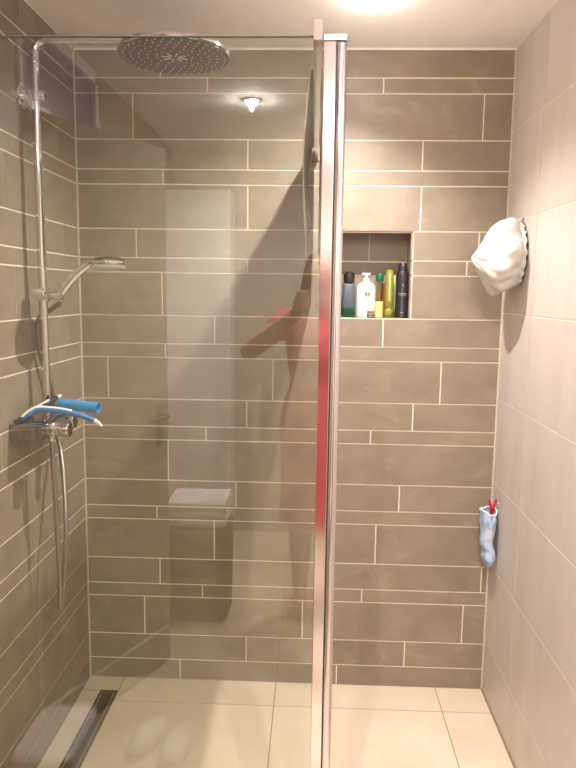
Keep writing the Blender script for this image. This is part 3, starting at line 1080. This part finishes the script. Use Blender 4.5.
# ------------------------------------------------------------------ the photographer (seen mirrored in glass and chrome)
def cone(bm, a, b, ra, rb, n=14, rings=4):
    """closed tapered capsule"""
    a, b = Vector(a), Vector(b)
    d = (b - a)
    L = max(d.length, 1e-5)
    d.normalize()
    prof = []
    for k in range(rings + 1):
        t_ = PI / 2 * k / rings
        prof.append((max(0.0, ra * math.sin(t_)), -ra * math.cos(t_)))
    for k in range(rings + 1):
        t_ = PI / 2 * k / rings
        prof.append((max(0.0, rb * math.cos(t_)), L + rb * math.sin(t_)))
    prof[0] = (0.0, prof[0][1]); prof[-1] = (0.0, prof[-1][1])
    lathe(bm, prof, a, d, n)


def chain(bm, pts_, rads_, n=14):
    for (a, b, ra, rb) in zip(pts_, pts_[1:], rads_, rads_[1:]):
        cone(bm, a, b, ra, rb, n)


def ell(bm, c, r, n=20):
    q = bmesh.ops.create_uvsphere(bm, u_segments=n, v_segments=n // 2 + 2, radius=1.0)
    for v in q['verts']:
        v.co = Vector((v.co.x * r[0], v.co.y * r[1], v.co.z * r[2])) + Vector(c)


def fused(name, bm, voxel, mat, parent, smooth_it=6):
    o = link(name, bm, mat, None, True, 180)
    md = o.modifiers.new('fuse', 'REMESH'); md.mode = 'VOXEL'; md.voxel_size = voxel; md.use_smooth_shade = True
    ms = o.modifiers.new('soft', 'SMOOTH'); ms.factor = 0.5; ms.iterations = smooth_it
    dg = bpy.context.evaluated_depsgraph_get()
    me = bpy.data.meshes.new_from_object(o.evaluated_get(dg))
    o.modifiers.clear()
    old = o.data
    o.data = me
    me.name = name
    bpy.data.meshes.remove(old)
    if not me.materials:
        me.materials.append(M[mat])
    for f in me.polygons:
        f.use_smooth = True
    o.parent = parent
    return o


PX, PY = 0.885, -2.86
per = thing('person', (PX, PY, 0), 'person in a coral red dress holding up a phone in both hands', 'person')
V = Vector
PHONE = V((0.843 - PX, -2.452 - PY, 1.482))     # relative to the person's base
bm = bmesh.new()
# trunk
chain(bm, [V((0, 0, 0.93)), V((0, 0.01, 1.10)), V((0, 0.0, 1.25)), V((0, -0.01, 1.36))], [0.125, 0.105, 0.120, 0.095], 20)
ell(bm, (0, 0.0, 0.95), (0.165, 0.115, 0.12)); ell(bm, (0, 0.0, 1.29), (0.150, 0.105, 0.12))
chain(bm, [V((-0.155, -0.01, 1.365)), V((0, -0.01, 1.385)), V((0.155, -0.01, 1.365))], [0.052, 0.065, 0.052])
chain(bm, [V((0, -0.01, 1.38)), V((0, 0.015, 1.47))], [0.055, 0.050])
# head looking down at the phone a little
HD = V((0.0, 0.035, 1.555))
ell(bm, HD + V((0, -0.005, 0.03)), (0.073, 0.092, 0.085), 24)
ell(bm, HD + V((0, 0.018, -0.035)), (0.058, 0.070, 0.075), 24)
ell(bm, HD + V((0, 0.050, -0.085)), (0.028, 0.026, 0.022))
cone(bm, HD + V((0, 0.082, 0.012)), HD + V((0, 0.100, -0.024)), 0.008, 0.012)
ell(bm, HD + V((0, 0.084, -0.055)), (0.024, 0.010, 0.009))
for s in (-1, 1):
    ell(bm, HD + V((0.074 * s, -0.002, -0.01)), (0.010, 0.020, 0.030))
    ell(bm, HD + V((0.030 * s, 0.078, 0.028)), (0.022, 0.012, 0.007))
# legs
for s in (-1, 1):
    chain(bm, [V((0.085 * s, 0, 0.90)), V((0.088 * s, 0.012, 0.48)), V((0.086 * s, -0.008, 0.34)), V((0.085 * s, -0.01, 0.085))], [0.088, 0.056, 0.056, 0.036], 16)
    chain(bm, [V((0.085 * s, -0.035, 0.035)), V((0.088 * s, 0.05, 0.045)), V((0.098 * s, 0.15, 0.024))], [0.034, 0.034, 0.024])
    for k in range(5):
        cone(bm, V((0.098 * s + (k - 2) * 0.016 * 1.0, 0.15 - abs(k - 2 + s) * 0.006, 0.018)), V((0.100 * s + (k - 2) * 0.017, 0.185 - abs(k - 2 + s) * 0.010, 0.014)), 0.010, 0.008, 10, 3)
# arms and hands around the phone (portrait, 0.074 x 0.009 x 0.150)
for s in (-1, 1):
    sh = V((0.165 * s, -0.01, 1.355))
    wr = V((PHONE.x + 0.066 * s, PHONE.y - 0.062, PHONE.z - 0.075))
    elb = V((-0.315, 0.205, 1.235)) if s < 0 else V((0.300, 0.190, 1.215))
    chain(bm, [sh, (sh + elb) / 2, elb, (elb * 0.62 + wr * 0.38), wr], [0.054, 0.045, 0.039, 0.037, 0.026], 16)
    palm = V((PHONE.x + 0.052 * s, PHONE.y - 0.022, PHONE.z - 0.028))
    cone(bm, wr, palm, 0.026, 0.029)
    cone(bm, palm + V((0.004 * s, 0, -0.012)), palm + V((0.002 * s, 0.004, 0.026)), 0.022, 0.020)
    # four fingers wrap behind the phone, each with its own height and length
    for k, (dz, ln) in enumerate(((0.036, 0.030), (0.016, 0.034), (-0.004, 0.031), (-0.023, 0.024))):
        a = palm + V((0.006 * s, 0.010, dz))
        b = V((PHONE.x + 0.050 * s, PHONE.y + 0.014, PHONE.z - 0.028 + dz))
        c = V((PHONE.x + (0.050 - ln * 0.62) * s, PHONE.y + 0.0165, PHONE.z - 0.026 + dz))
        e = V((PHONE.x + (0.050 - ln) * s, PHONE.y + 0.0150, PHONE.z - 0.025 + dz))
        chain(bm, [a, b, c, e], [0.0098, 0.0092, 0.0084, 0.0076], 10)
    # thumb on the screen side
    chain(bm, [palm + V((-0.002 * s, -0.012, -0.012)), palm + V((-0.014 * s, -0.014, 0.012)), V((PHONE.x + 0.022 * s, PHONE.y - 0.014, PHONE.z + 0.004))], [0.0125, 0.0105, 0.0085], 10)
body = fused('body', bm, 0.006, 'skin', per, 4)
for s in (-1, 1):
    e = bmesh.new(); ell(e, HD + V((0.030 * s, 0.076, 0.010)), (0.013, 0.011, 0.009), 14)
    ey = P_(per, 'eye', e, 'eye')
    e = bmesh.new(); ell(e, HD + V((0.030 * s, 0.0855, 0.009)), (0.005, 0.003, 0.005), 10)
    P_(per, 'iris', e, 'black', True, ey)
    e = bmesh.new(); tube(e, [HD + V(((0.016 + 0.007 * k) * s, 0.090 - 0.004 * k * k * 0.5, 0.036 + 0.002 * math.sin(k))) for k in range(5)], 0.0035, 6)
    P_(per, 'eyebrow', e, 'hair')
e = bmesh.new(); ell(e, HD + V((0, 0.090, -0.055)), (0.022, 0.006, 0.007), 14)
P_(per, 'mouth', e, 'lips')
# hair: shoulder length, parted, leaving the face free
bm = bmesh.new()
ell(bm, HD + V((0, -0.022, 0.045)), (0.084, 0.092, 0.085), 24)
ell(bm, HD + V((0, -0.045, -0.02)), (0.086, 0.065, 0.10), 24)
chain(bm, [HD + V((0, -0.05, -0.05)), HD + V((0, -0.075, -0.17))], [0.075, 0.055], 18)
for s in (-1, 1):
    chain(bm, [HD + V((0.070 * s, 0.010, 0.03)), HD + V((0.082 * s, 0.005, -0.05)), HD + V((0.080 * s, -0.02, -0.15))], [0.022, 0.022, 0.016])
fused('hair', bm, 0.007, 'hair', per, 5)
# dress
bm = bmesh.new()
prof = [(0.43, 0.185, 0.150), (0.60, 0.178, 0.142), (0.80, 0.182, 0.138), (0.95, 0.183, 0.135), (1.08, 0.142, 0.122), (1.20, 0.160, 0.126), (1.30, 0.172, 0.124), (1.37, 0.172, 0.100), (1.418, 0.105, 0.082)]
rings = []
for z, rx, ry in prof:
    rings.append([bm.verts.new((rx * math.cos(a) * (1 + (0.03 * math.sin(9 * a) if z < 0.9 else 0)), ry * math.sin(a) * (1 + (0.03 * math.sin(9 * a) if z < 0.9 else 0)), z)) for a in [2 * PI * k / 64 for k in range(64)]])
for a, b in zip(rings, rings[1:]):
    for k in range(64):
        bm.faces.new((a[k], a[(k + 1) % 64], b[(k + 1) % 64], b[k]))
bm.faces.new(rings[0][::-1]); bm.faces.new(rings[-1])
for s in (-1, 1):
    sh = V((0.160 * s, -0.01, 1.358))
    elb = V((-0.315, 0.205, 1.235)) if s < 0 else V((0.300, 0.190, 1.215))
    cone(bm, sh, sh * 0.80 + elb * 0.20, 0.066, 0.064, 18)
fused('dress', bm, 0.008, 'dress', per, 4)

# phone in the hands
t = thing('phone', V((PX, PY, 0)) + PHONE, 'dark phone held upright by the person', 'phone')
P_(t, 'body', bx((-0.037, -0.0045, -0.088), (0.037, 0.0045, 0.062), 0.003), 'black')
P_(t, 'screen', bx((-0.034, -0.0052, -0.083), (0.034, -0.0046, 0.057)), 'slate_plastic', False)
P_(t, 'lens', LA([(0.005, 0.0045), (0.005, 0.0055), (0.0, 0.0055)], (0, 0, 0.048), (0, 1, 0), 16), 'navy')
